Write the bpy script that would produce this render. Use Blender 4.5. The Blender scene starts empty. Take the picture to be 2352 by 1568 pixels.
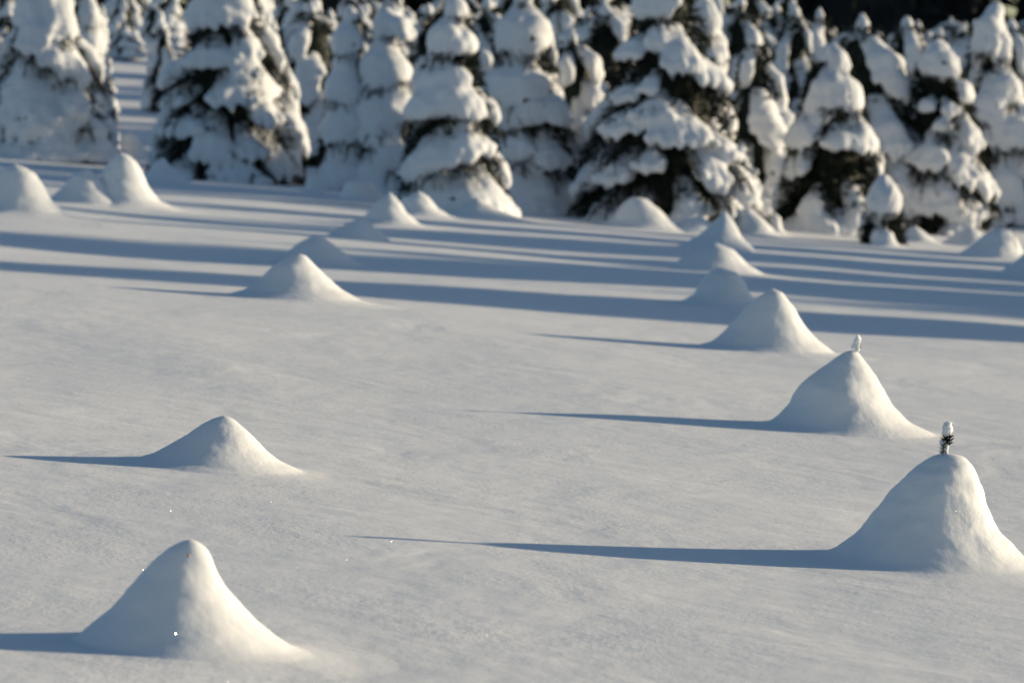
import bpy, math, random
import numpy as np
from mathutils import Vector
from mathutils import noise as mnoise
random.seed(7)
RS = np.random.RandomState(11)
sc = bpy.context.scene
COL = sc.collection

# ------------------------------------------------------------------ camera, light
FPX = 8000.0                  # focal length in pixels of a 2352 px wide picture
CAMZ = 1.00
PITCH = math.atan((784 - 270) / FPX)
cam_d = bpy.data.cameras.new('camera')
cam_d.sensor_width = 36.0
cam_d.lens = 36.0 * FPX / 2352.0
cam_d.clip_start = 0.05
cam_d.clip_end = 2000.0
cam_d.dof.use_dof = True
cam_d.dof.focus_distance = 8.8
cam_d.dof.aperture_fstop = 6.9
cam = bpy.data.objects.new('camera', cam_d)
cam.location = (0, 0, CAMZ)
cam.rotation_euler = (math.pi / 2 - PITCH, 0, 0)
COL.objects.link(cam)
sc.camera = cam

SUN_EL = math.radians(9.2)
SUN_AZ = math.radians(13.0)     # measured from +X towards +Y
sun_dir = Vector((math.cos(SUN_EL) * math.cos(SUN_AZ), math.cos(SUN_EL) * math.sin(SUN_AZ), math.sin(SUN_EL)))
sd = bpy.data.lights.new('sun', 'SUN')
sd.energy = 4.7
sd.angle = math.radians(0.9)
sd.color = (1.0, 0.83, 0.57)
so = bpy.data.objects.new('sun', sd)
so.rotation_euler = sun_dir.to_track_quat('Z', 'Y').to_euler()
so.location = (30, 0, 20)
COL.objects.link(so)

w = bpy.data.worlds.new('World')
sc.world = w
w.use_nodes = True
wn = w.node_tree
for n in list(wn.nodes):
    wn.nodes.remove(n)
sky = wn.nodes.new('ShaderNodeTexSky')
sky.sky_type = 'NISHITA'
sky.sun_disc = False
sky.sun_elevation = SUN_EL
sky.sun_rotation = math.pi / 2 - SUN_AZ
sky.altitude = 200
sky.dust_density = 0.5
sky.ozone_density = 2.2
bg = wn.nodes.new('ShaderNodeBackground')
bg.inputs['Strength'].default_value = 0.098
wo = wn.nodes.new('ShaderNodeOutputWorld')
wn.links.new(sky.outputs['Color'], bg.inputs['Color'])
wn.links.new(bg.outputs['Background'], wo.inputs['Surface'])

sc.view_settings.view_transform = 'Standard'
sc.view_settings.look = 'None'
sc.view_settings.gamma = 1.0
sc.view_settings.use_curve_mapping = False
sc.view_settings.exposure = 0.27
sc.cycles.use_denoising = True
sc.cycles.max_bounces = 6
sc.cycles.diffuse_bounces = 4


# ------------------------------------------------------------------ helpers
def tag(o, label=None, cat=None, group=None, kind=None):
    if label: o['label'] = label
    if cat: o['category'] = cat
    if group: o['group'] = group
    if kind: o['kind'] = kind
    return o


def mesh_obj(name, verts, faces, mat, parent=None, smooth=True, normals=None, mats=None, midx=None):
    me = bpy.data.meshes.new(name)
    verts = np.asarray(verts, dtype=np.float32)
    if isinstance(faces, np.ndarray):
        nf, k = faces.shape
        me.vertices.add(len(verts))
        me.vertices.foreach_set('co', verts.ravel())
        me.loops.add(nf * k)
        me.loops.foreach_set('vertex_index', faces.astype(np.int32).ravel())
        me.polygons.add(nf)
        me.polygons.foreach_set('loop_start', np.arange(0, nf * k, k, dtype=np.int32))
        me.polygons.foreach_set('loop_total', np.full(nf, k, dtype=np.int32))
        me.update(calc_edges=True)
    else:
        me.from_pydata([tuple(v) for v in verts], [], faces)
        me.update()
    for m in (mats or [mat]):
        me.materials.append(m)
    if midx is not None:
        me.polygons.foreach_set('material_index', np.asarray(midx, dtype=np.int32))
    if smooth:
        me.polygons.foreach_set('use_smooth', np.ones(len(me.polygons), dtype=bool))
    if normals is not None:
        me.normals_split_custom_set_from_vertices(normals.tolist())
    o = bpy.data.objects.new(name, me)
    COL.objects.link(o)
    if parent is not None:
        o.parent = parent
    return o


def empty(name, loc):
    o = bpy.data.objects.new(name, None)
    o.empty_display_size = 0.1
    o.location = loc
    COL.objects.link(o)
    return o


SLOPE = 0.081
# the snow surface: falls gently to the right, with faint wind waves
_w = []
for i in range(70):
    lam = 1.0 * (9.0 / 1.0) ** RS.rand()
    a = RS.rand() * math.pi
    sl = 0.0026
    _w.append((math.cos(a) * 2 * math.pi / lam, math.sin(a) * 2 * math.pi / lam, RS.rand() * 6.28, sl * lam / (2 * math.pi)))


def G(x, y):
    x = np.asarray(x, dtype=np.float64); y = np.asarray(y, dtype=np.float64)
    z = -SLOPE * 26 * np.tanh(x / 26.0)
    xx = x + 0.18 * np.sin(y * 1.3 + 1.0) + 0.07 * np.sin(y * 3.1 + x)
    yy = y + 0.22 * np.sin(x * 1.1) + 0.06 * np.sin(x * 3.7 - y)
    fade = 1.0 / (1.0 + (np.maximum(np.hypot(x, y) - 30, 0) / 30.0) ** 2)
    for kx, ky, ph, am in _w:
        z = z + am * np.sin(kx * xx + ky * yy + ph) * fade
    # the land climbs behind the front row of trees
    q = np.clip((y - 41.0) / 26.0, 0, 1)
    z = z + 1.75 * q * q * (3 - 2 * q)
    return z


_f = np.array([0, math.cos(PITCH), -math.sin(PITCH)])
_u = np.array([0, math.sin(PITCH), math.cos(PITCH)])


def ray(px, py):
    return _f + np.array([1.0, 0, 0]) * (px - 1176) / FPX + _u * (784 - py) / FPX


def ground_at(px, py):
    """where the line of sight through a picture point meets the snow"""
    d = ray(px, py)
    t = 2.0
    prev = 2.0
    while t < 250:
        p = np.array([0, 0, CAMZ]) + d * t
        if p[2] < float(G(p[0], p[1])):
            lo, hi = prev, t
            for _ in range(30):
                m = (lo + hi) / 2
                p = np.array([0, 0, CAMZ]) + d * m
                if p[2] < float(G(p[0], p[1])): hi = m
                else: lo = m
            return p
        prev = t
        t += 0.05 + t * 0.004
    return np.array([0, 0, CAMZ]) + d * 60


def at_depth(px, py, D):
    d = ray(px, py)
    return np.array([0, 0, CAMZ]) + d * (D / d[1])


# ------------------------------------------------------------------ materials
def new_mat(name):
    m = bpy.data.materials.new(name)
    m.use_nodes = True
    nt = m.node_tree
    for n in list(nt.nodes):
        nt.nodes.remove(n)
    return m, nt


def snow_material(name, grain=1.0, sparkle=True):
    m, nt = new_mat(name)
    N = nt.nodes.new; L = nt.links.new
    out = N('ShaderNodeOutputMaterial')
    geo = N('ShaderNodeNewGeometry')
    # grain relief
    n1 = N('ShaderNodeTexNoise'); n1.inputs['Scale'].default_value = 62; n1.inputs['Detail'].default_value = 4; n1.inputs['Roughness'].default_value = 0.62
    n2 = N('ShaderNodeTexNoise'); n2.inputs['Scale'].default_value = 11; n2.inputs['Detail'].default_value = 3
    n3 = N('ShaderNodeTexNoise'); n3.inputs['Scale'].default_value = 2.3; n3.inputs['Detail'].default_value = 2
    for n in (n1, n2, n3):
        L(geo.outputs['Position'], n.inputs['Vector'])
    patch = N('ShaderNodeMapRange'); patch.inputs['From Min'].default_value = 0.35; patch.inputs['From Max'].default_value = 0.68
    patch.inputs['To Min'].default_value = 0.35; patch.inputs['To Max'].default_value = 1.25
    L(n3.outputs['Fac'], patch.inputs['Value'])
    mu = N('ShaderNodeMath'); mu.operation = 'MULTIPLY'
    L(n1.outputs['Fac'], mu.inputs[0]); L(patch.outputs['Result'], mu.inputs[1])
    b2 = N('ShaderNodeBump'); b2.inputs['Strength'].default_value = 1.0; b2.inputs['Distance'].default_value = 0.0032 * grain
    L(n2.outputs['Fac'], b2.inputs['Height'])
    n4 = N('ShaderNodeTexNoise'); n4.inputs['Scale'].default_value = 1.7; n4.inputs['Detail'].default_value = 3; n4.inputs['Distortion'].default_value = 0.6
    L(geo.outputs['Position'], n4.inputs['Vector'])
    b4 = N('ShaderNodeBump'); b4.inputs['Strength'].default_value = 1.0; b4.inputs['Distance'].default_value = 0.017
    L(n4.outputs['Fac'], b4.inputs['Height']); L(b4.outputs['Normal'], b2.inputs['Normal'])
    b1 = N('ShaderNodeBump'); b1.inputs['Strength'].default_value = 1.0; b1.inputs['Distance'].default_value = 0.0018 * grain
    L(mu.outputs['Value'], b1.inputs['Height']); L(b2.outputs['Normal'], b1.inputs['Normal'])
    p = N('ShaderNodeBsdfPrincipled')
    p.inputs['Base Color'].default_value = (0.82, 0.83, 0.845, 1) if sparkle else (0.77, 0.785, 0.81, 1)
    p.inputs['Roughness'].default_value = 0.75
    p.inputs['Specular IOR Level'].default_value = 0.12
    if sparkle:
        p.inputs['Subsurface Weight'].default_value = 0.7
        p.inputs['Subsurface Radius'].default_value = (1.0, 1.0, 1.0)
        p.inputs['Subsurface Scale'].default_value = 0.012
    L(b1.outputs['Normal'], p.inputs['Normal'])
    if not sparkle:
        L(p.outputs['BSDF'], out.inputs['Surface'])
        return m
    # single ice crystals: tiny facets, each with its own tilt, that flash when they face the sun
    vo = N('ShaderNodeTexVoronoi'); vo.feature = 'F1'; vo.inputs['Scale'].default_value = 640
    L(geo.outputs['Position'], vo.inputs['Vector'])
    sep = N('ShaderNodeSeparateColor'); L(vo.outputs['Color'], sep.inputs['Color'])
    gt = N('ShaderNodeMath'); gt.operation = 'GREATER_THAN'; gt.inputs[1].default_value = 0.86
    L(sep.outputs['Blue'], gt.inputs[0])
    lt = N('ShaderNodeMath'); lt.operation = 'LESS_THAN'; lt.inputs[1].default_value = 0.42
    L(vo.outputs['Distance'], lt.inputs[0])
    mk = N('ShaderNodeMath'); mk.operation = 'MULTIPLY'; L(gt.outputs[0], mk.inputs[0]); L(lt.outputs[0], mk.inputs[1])
    # tilt vector
    wn_ = N('ShaderNodeTexWhiteNoise'); wn_.noise_dimensions = '3D'; L(vo.outputs['Position'], wn_.inputs['Vector'])
    vm = N('ShaderNodeVectorMath'); vm.operation = 'SUBTRACT'; vm.inputs[1].default_value = (0.5, 0.5, 0.5)
    L(wn_.outputs['Color'], vm.inputs[0])
    sc_ = N('ShaderNodeVectorMath'); sc_.operation = 'SCALE'; sc_.inputs['Scale'].default_value = 2.2; L(vm.outputs[0], sc_.inputs[0])
    ad = N('ShaderNodeVectorMath'); ad.operation = 'ADD'; L(sc_.outputs[0], ad.inputs[0]); L(geo.outputs['Normal'], ad.inputs[1])
    nm = N('ShaderNodeVectorMath'); nm.operation = 'NORMALIZE'; L(ad.outputs[0], nm.inputs[0])
    gl = N('ShaderNodeBsdfGlossy'); gl.inputs['Roughness'].default_value = 0.13; gl.inputs['Color'].default_value = (0.9, 0.9, 0.9, 1)
    L(nm.outputs[0], gl.inputs['Normal'])
    mf = N('ShaderNodeMath'); mf.operation = 'MULTIPLY'; mf.inputs[1].default_value = 0.045; L(mk.outputs[0], mf.inputs[0])
    mx = N('ShaderNodeMixShader')
    L(mf.outputs[0], mx.inputs['Fac']); L(p.outputs['BSDF'], mx.inputs[1]); L(gl.outputs['BSDF'], mx.inputs[2])
    L(mx.outputs[0], out.inputs['Surface'])
    return m


def plain_mat(name, c1, c2, scale=20, rough=0.7):
    m, nt = new_mat(name)
    N = nt.nodes.new; L = nt.links.new
    out = N('ShaderNodeOutputMaterial'); geo = N('ShaderNodeNewGeometry')
    n1 = N('ShaderNodeTexNoise'); n1.inputs['Scale'].default_value = scale; n1.inputs['Detail'].default_value = 3
    L(geo.outputs['Position'], n1.inputs['Vector'])
    r = N('ShaderNodeValToRGB'); r.color_ramp.elements[0].color = (*c1, 1); r.color_ramp.elements[1].color = (*c2, 1)
    r.color_ramp.elements[0].position = 0.35; r.color_ramp.elements[1].position = 0.65
    L(n1.outputs['Fac'], r.inputs['Fac'])
    p = N('ShaderNodeBsdfPrincipled'); p.inputs['Roughness'].default_value = rough
    p.inputs['Specular IOR Level'].default_value = 0.25
    L(r.outputs['Color'], p.inputs['Base Color']); L(p.outputs['BSDF'], out.inputs['Surface'])
    return m


SNOW = snow_material('snow', 1.0, True)
SNOW_TREE = snow_material('tree_snow', 2.2, False)
NEEDLE = plain_mat('spruce_needles', (0.007, 0.012, 0.009), (0.020, 0.028, 0.016), 9, 0.6)
NEEDLE_FAR = plain_mat('dark_conifer', (0.007, 0.009, 0.010), (0.017, 0.020, 0.021), 1.2, 0.8)
TWIG = plain_mat('spruce_twig', (0.022, 0.020, 0.013), (0.045, 0.036, 0.024), 30, 0.9)
BUD = plain_mat('bud', (0.22, 0.16, 0.11), (0.34, 0.26, 0.19), 90, 0.9)
BARK = plain_mat('bark', (0.06, 0.042, 0.03), (0.12, 0.085, 0.06), 30, 0.9)

# ------------------------------------------------------------------ ground


def axis_pts(segs):
    out = []
    for a, b, s in segs:
        n = max(1, int(round((b - a) / s)))
        out += list(np.linspace(a, b, n, endpoint=False))
    out.append(segs[-1][1])
    return np.array(out)


xs = axis_pts([(-400, -60, 20), (-60, -16, 2), (-16, -6, 0.25), (-6, 6, 0.055), (6, 16, 0.25), (16, 60, 2), (60, 400, 20)])
ys = axis_pts([(-60, -4, 4), (-4, 4, 0.25), (4, 14, 0.05), (14, 30, 0.09), (30, 60, 0.4), (60, 120, 3), (120, 600, 24)])
XX, YY = np.meshgrid(xs, ys)
ZZ = G(XX, YY)
nx, ny = len(xs), len(ys)
idx = np.arange(nx * ny).reshape(ny, nx)
F = np.stack([idx[:-1, :-1], idx[:-1, 1:], idx[1:, 1:], idx[1:, :-1]], -1).reshape(-1, 4)
ground = mesh_obj('snow_ground', np.stack([XX, YY, ZZ], -1).reshape(-1, 3), F, SNOW)
tag(ground, 'smooth untouched snow covering the open field', kind='structure')


# ------------------------------------------------------------------ snow mounds over buried seedlings
def smooth_prof(pts, n=160):
    """pts (r, h) -> function; linear resampled then smoothed so it stays round"""
    r = np.array([p[0] for p in pts]); h = np.array([p[1] for p in pts])
    rr = np.linspace(0, r[-1], n)
    hh = np.interp(rr, r, h)
    k = max(3, int(n * 0.035))
    ker = np.hanning(2 * k + 1); ker /= ker.sum()
    ext = np.concatenate([hh[k:0:-1], hh, np.full(k, hh[-1])])
    hh = np.convolve(ext, ker, 'valid')
    return rr, hh


def mound(px, py, yb, left, right, label, cat='snow mound', group='snow mounds over buried seedlings', rough=1.0, name='snow_mound',
          segs=128, rings=70, empty_root=False, depthscale=0.82, flare=0.5):
    P = ground_at(px, yb)
    s = FPX / P[1]
    H = (yb - py) / s

    def side(pts, sgn):
        q = [(0.0, H)]
        for (x, y) in pts:
            dx = (x - px)
            h = (yb + SLOPE * dx - y) / s
            q.append((max(abs(dx) / s, q[-1][0] + 0.004), max(min(h, q[-1][1] - 0.0005), 0.003)))
        rl, hl = q[-1]
        # concave run-out to the ground
        q.append((rl * 1.18 + 0.02, hl * 0.42))
        q.append((rl * 1.42 + 0.05, hl * 0.10))
        q.append((rl * 1.75 + 0.08, -0.004))
        q.append((rl * 1.9 + 0.10, -0.012))
        return smooth_prof(q)
    Lr, Lh = side(left, -1)
    Rr, Rh = side(right, 1)
    th = np.linspace(0, 2 * math.pi, segs, endpoint=False)
    tt = (np.linspace(0, 1, rings + 1)[1:]) ** 1.25
    rs = random.Random(int(px * 13 + py))
    ph = [rs.random() * 6.28 for _ in range(12)]
    V = [(0, 0, H)]
    T, TH = np.meshgrid(tt, th, indexing='ij')
    wR = 0.5 + 0.5 * np.cos(TH)
    wR = wR * wR * (3 - 2 * wR)
    Rmax = Lr[-1] * (1 - wR) + Rr[-1] * wR
    hh = np.interp(T * Lr[-1], Lr, Lh) * (1 - wR) + np.interp(T * Rr[-1], Rr, Rh) * wR
    env = np.clip(hh / H, 0, 1)
    env = (env * (1 - env) * 4) ** 0.7 * np.clip((T - 0.0) * 10, 0, 1)
    a = H * 0.016 * rough
    rad = T * Rmax
    seedv = Vector((rs.random() * 50, rs.random() * 50, rs.random() * 50))
    env = np.clip(hh / H * 5, 0, 1) * np.clip(T * 14, 0, 1)
    cx = (rad * np.cos(TH)).ravel() / H; cy = (rad * np.sin(TH)).ravel() / H; cz = hh.ravel() / H
    nv = np.array([mnoise.noise(Vector((p * 2.2, q * 2.2, r_ * 3.2)) + seedv) * 1.6 + mnoise.noise(Vector((p * 5, q * 5, r_ * 9)) + seedv) * 0.75 +
                   mnoise.noise(Vector((p * 13, q * 13, r_ * 22)) + seedv) * 0.30 for p, q, r_ in zip(cx, cy, cz)]).reshape(rad.shape)
    rad = rad * (1 + 0.0) + env * a * 0.95 * nv
    X = rad * np.cos(TH)
    Y = rad * np.sin(TH) * depthscale
    gx = P[0] + X; gy = P[1] + Y
    Z = G(gx, gy) - P[2] + hh
    g0 = float(G(P[0], P[1])) - P[2]
    V = np.concatenate([[[0, 0, H + g0]], np.stack([X, Y, Z], -1).reshape(-1, 3)])
    n = segs
    faces = []
    for j in range(n):
        faces.append((0, 1 + j, 1 + (j + 1) % n))
    for i in range(rings - 1):
        b = 1 + i * n
        for j in range(n):
            k = (j + 1) % n
            faces.append((b + j, b + n + j, b + n + k, b + k))
    if empty_root:
        root = empty(name, P)
        tag(root, label, cat, group)
        mesh_obj('snow_cover', V, faces, SNOW, root)
    else:
        root = mesh_obj(name, V, faces, SNOW)
        root.location = P
        tag(root, label, cat, group)
    return root, P, H + g0, s


m1, P1, H1, s1 = mound(2171, 1036, 1300, [(2147, 1043), (2120, 1058), (2091, 1078), (2047, 1123), (2008, 1169), (1961, 1225), (1917, 1260), (1878, 1276)],
      [(2204, 1043), (2230, 1067), (2251, 1102), (2269, 1136), (2280, 1180), (2291, 1212), (2321, 1245), (2352, 1275), (2390, 1300)],
      'tall steep snow mound with a needled, snow-capped shoot standing on its top', rough=1.35, empty_root=True, segs=200, rings=120)
m2, P2, H2, s2 = mound(1967, 803, 992, [(1943, 804), (1917, 820), (1874, 850), (1839, 880), (1813, 924), (1787, 952), (1770, 965), (1737, 975)],
      [(1991, 833), (2013, 867), (2028, 898), (2052, 932), (2091, 972), (2152, 1002)],
      'cone of snow with a small snow-plastered nub on its tip', rough=1.2, empty_root=True, segs=180, rings=100)
mound(1771, 661, 808, [(1735, 684), (1704, 715), (1674, 751), (1634, 784), (1598, 800)],
      [(1798, 672), (1823, 702), (1841, 739), (1877, 781), (1917, 812)],
      'bare-topped rounded snow cone just beyond the one with the snow-plastered nub')
mound(1653, 613, 703, [(1622, 629), (1604, 654), (1592, 678), (1561, 697)], [(1695, 626), (1713, 648), (1719, 669), (1740, 690)],
      'blunt dome-shaped snow mound in shade, half hidden behind a sunlit cone')
mound(1643, 557, 624, [(1601, 571), (1561, 595), (1531, 614)], [(1683, 572), (1719, 608), (1756, 629)],
      'low wide snow mound, faintly sunlit at right, before a shaded pointed one')
mound(1665, 484, 574, [(1640, 508), (1604, 541), (1555, 568)], [(1689, 517), (1704, 546), (1738, 580)],
      'shaded pointed snow cone in front of the foot of the widest spruce')
mound(1604, 494, 536, [(1558, 511), (1507, 532)], [(1634, 511), (1660, 532)],
      'small low snow mound left of the shaded pointed cone')
mound(1586, 456, 528, [(1560, 466), (1535, 500)], [(1607, 476), (1618, 510)],
      'snow hump with a bright round shoulder at the foot of the widest spruce')
mound(1464, 453, 524, [(1446, 455), (1430, 468), (1406, 502)], [(1484, 457), (1514, 480), (1544, 506)],
      'broad low snow heap against the lower boughs of the widest spruce')
L1, PL1, HL1, sL1 = mound(438, 1233, 1492, [(418, 1239), (392, 1253), (349, 1286), (314, 1325), (279, 1364), (244, 1403), (200, 1438), (166, 1464)],
      [(462, 1242), (484, 1262), (492, 1290), (514, 1334), (545, 1373), (588, 1421), (632, 1460), (675, 1489), (719, 1504)],
      'soft snow cone nearest the camera with a brown bud showing near its blunt top', rough=0.9, empty_root=True, segs=180, rings=110)
mound(513, 953, 1075, [(490, 960), (462, 974), (427, 998), (383, 1024), (349, 1042), (305, 1054)],
      [(525, 955), (540, 963), (584, 1002), (610, 1033), (645, 1059), (697, 1083), (750, 1094)],
      'wide low snow cone standing alone behind the nearest blunt one', rough=0.8, segs=180, rings=100)
mound(690, 582, 690, [(670, 586), (632, 605), (599, 638), (562, 664), (520, 677)], [(706, 588), (725, 612), (759, 643), (783, 664), (830, 690)],
      'sunlit snow cone overlapping a shaded one behind it, at the edge of the tree shadows', segs=160)
mound(729, 536, 610, [(685, 557), (644, 588), (612, 598)], [(769, 564), (816, 602), (847, 616)],
      'fully shaded snow mound right behind the sunlit cone at the shadow edge')
mound(829, 499, 550, [(795, 515), (753, 540)], [(863, 523), (899, 553)],
      'small pointed snow mound in shade, third back in its row')
mound(896, 441, 518, [(863, 465), (836, 497)], [(920, 466), (933, 489), (964, 515)],
      'grey snow cone touching the bright rounded mound to its right')
mound(962, 438, 497, [(925, 455), (910, 480)], [(985, 453), (1008, 480), (1032, 495)],
      'bright rounded snow mound at the foot of the middle spruces')
mound(1094, 452, 499, [(1050, 476), (1030, 492)], [(1146, 481), (1190, 498)],
      'flat wide snow mound in blue shade before the middle spruces')
mound(33, 376, 492, [(5, 392), (-22, 430), (-50, 470)], [(60, 386), (83, 400), (103, 432), (118, 460), (150, 492)],
      'dull grey steep snow mound cut by the left edge of the picture')
mound(201, 385, 468, [(166, 402), (143, 432), (110, 458)], [(233, 412), (266, 446), (306, 472)],
      'blue-shaded mound in front of the brightest rounded one by the left spruce')
mc, PC, HC, sC = mound(276, 350, 474, [(253, 368), (236, 392), (220, 440)], [(298, 358), (315, 374), (329, 398), (340, 428), (366, 460), (399, 475)],
      'brightly sunlit steep snow mound with a frosted twig on top, by the left spruce', empty_root=True)
mound(374, 360, 420, [(357, 372), (335, 400)], [(399, 388), (433, 416)],
      'small pointed shaded snow mound at the lower left of the dark-bellied spruce')
mound(552, 365, 418, [(520, 385), (490, 408)], [(580, 385), (615, 415)],
      'shaded snow mound against the skirt of the dark-bellied spruce')
mound(300, 305, 366, [(284, 312), (273, 342)], [(318, 313), (330, 335), (336, 360)],
      'round snow dome with a sunlit rim standing between the two left spruces', rough=0.6)
mound(143, 255, 350, [(116, 283), (95, 325)], [(155, 285), (168, 330)],
      'narrow shaded snow cone in front of the bright left spruce', rough=0.6)
mound(243, 303, 364, [(232, 325), (226, 345)], [(260, 330), (272, 352)],
      'bright little snow lump at the right foot of the bright left spruce', rough=0.9)
mound(714, 402, 442, [(704, 412), (701, 430)], [(730, 412), (741, 437)],
      'small brilliant snow lump in the sun right of the dark-bellied spruce', rough=0.8)
mound(821, 408, 464, [(793, 422), (777, 455)], [(852, 418), (876, 445)],
      'smooth grey snow dome under dark boughs left of the middle spruces', rough=0.5)
mound(1719, 472, 538, [(1700, 484), (1686, 515)], [(1742, 494), (1767, 517)],
      'bright snow lump at the right foot of the widest spruce', rough=1.5)
mound(1780, 488, 538, [(1767, 500), (1760, 525)], [(1792, 500), (1799, 528)],
      'smaller bright snow lump just right of the one at the foot of the widest spruce', rough=1.5)
mound(2034, 527, 567, [(2015, 535), (2006, 554)], [(2050, 534), (2059, 556)],
      'small white snow ball lit by the sun in front of the little spruce', rough=0.6)
mound(2101, 517, 557, [(2080, 530), (2058, 550)], [(2121, 531), (2150, 554)],
      'low blue-shaded snow mound right of the little spruce', rough=0.6)
mound(2229, 519, 566, [(2200, 533), (2160, 560)], [(2252, 534), (2280, 562)],
      'low snow mound with a sunlit crest left of the one crossed by a thin line')
mst, PST, HST, sST = mound(2296, 523, 594, [(2264, 534), (2232, 562), (2195, 590)], [(2318, 530), (2335, 548), (2350, 580)],
      'steep shaded snow mound with a thin dark line running down its right flank', empty_root=True)
mound(2400, 556, 640, [(2362, 572), (2330, 600), (2285, 635)], [(2440, 580), (2480, 630)],
      'shaded snow mound running out of the right edge of the picture')

# ------------------------------------------------------------------ needles and shoots


def tube(path, radii, n=6):
    V = []; Fc = []
    path = [Vector(p) for p in path]
    for i, p in enumerate(path):
        t = (path[min(i + 1, len(path) - 1)] - path[max(i - 1, 0)]).normalized()
        a = t.orthogonal().normalized(); b = t.cross(a)
        for k in range(n):
            an = 2 * math.pi * k / n
            V.append(p + (a * math.cos(an) + b * math.sin(an)) * radii[i])
    for i in range(len(path) - 1):
        for k in range(n):
            k2 = (k + 1) % n
            Fc.append((i * n + k, i * n + k2, (i + 1) * n + k2, (i + 1) * n + k))
    Fc.append(tuple(range(n))[::-1]); Fc.append(tuple((len(path) - 1) * n + k for k in range(n)))
    return V, Fc


def needle_set(path, count, length, width, up=0.5, rs=random, z0=0.0, z1=1.0):
    V = []; Fc = []
    path = [Vector(p) for p in path]
    for _ in range(count):
        u = (z0 + (z1 - z0) * rs.random()) * (len(path) - 1)
        i = min(int(u), len(path) - 2)
        p = path[i].lerp(path[i + 1], u - i)
        t = (path[i + 1] - path[i]).normalized()
        a = t.orthogonal().normalized(); b = t.cross(a)
        an = rs.random() * 6.283
        d = (a * math.cos(an) + b * math.sin(an)) + t * (up * (0.5 + rs.random()))
        d.normalize()
        s = d.cross(t).normalized() * width * 0.5
        n2 = d.cross(s).normalized() * width * 0.4
        l = length * (0.7 + 0.5 * rs.random())
        k = len(V)
        V += [p - s, p + s, p + n2, p + d * l * 0.6 - s * 0.7, p + d * l * 0.6 + s * 0.7, p + d * l * 0.6 + n2, p + d * l]
        Fc += [(k, k + 1, k + 4, k + 3), (k + 1, k + 2, k + 5, k + 4), (k + 2, k, k + 3, k + 5), (k + 3, k + 4, k + 6), (k + 4, k + 5, k + 6), (k + 5, k + 3, k + 6)]
    return V, Fc


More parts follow.
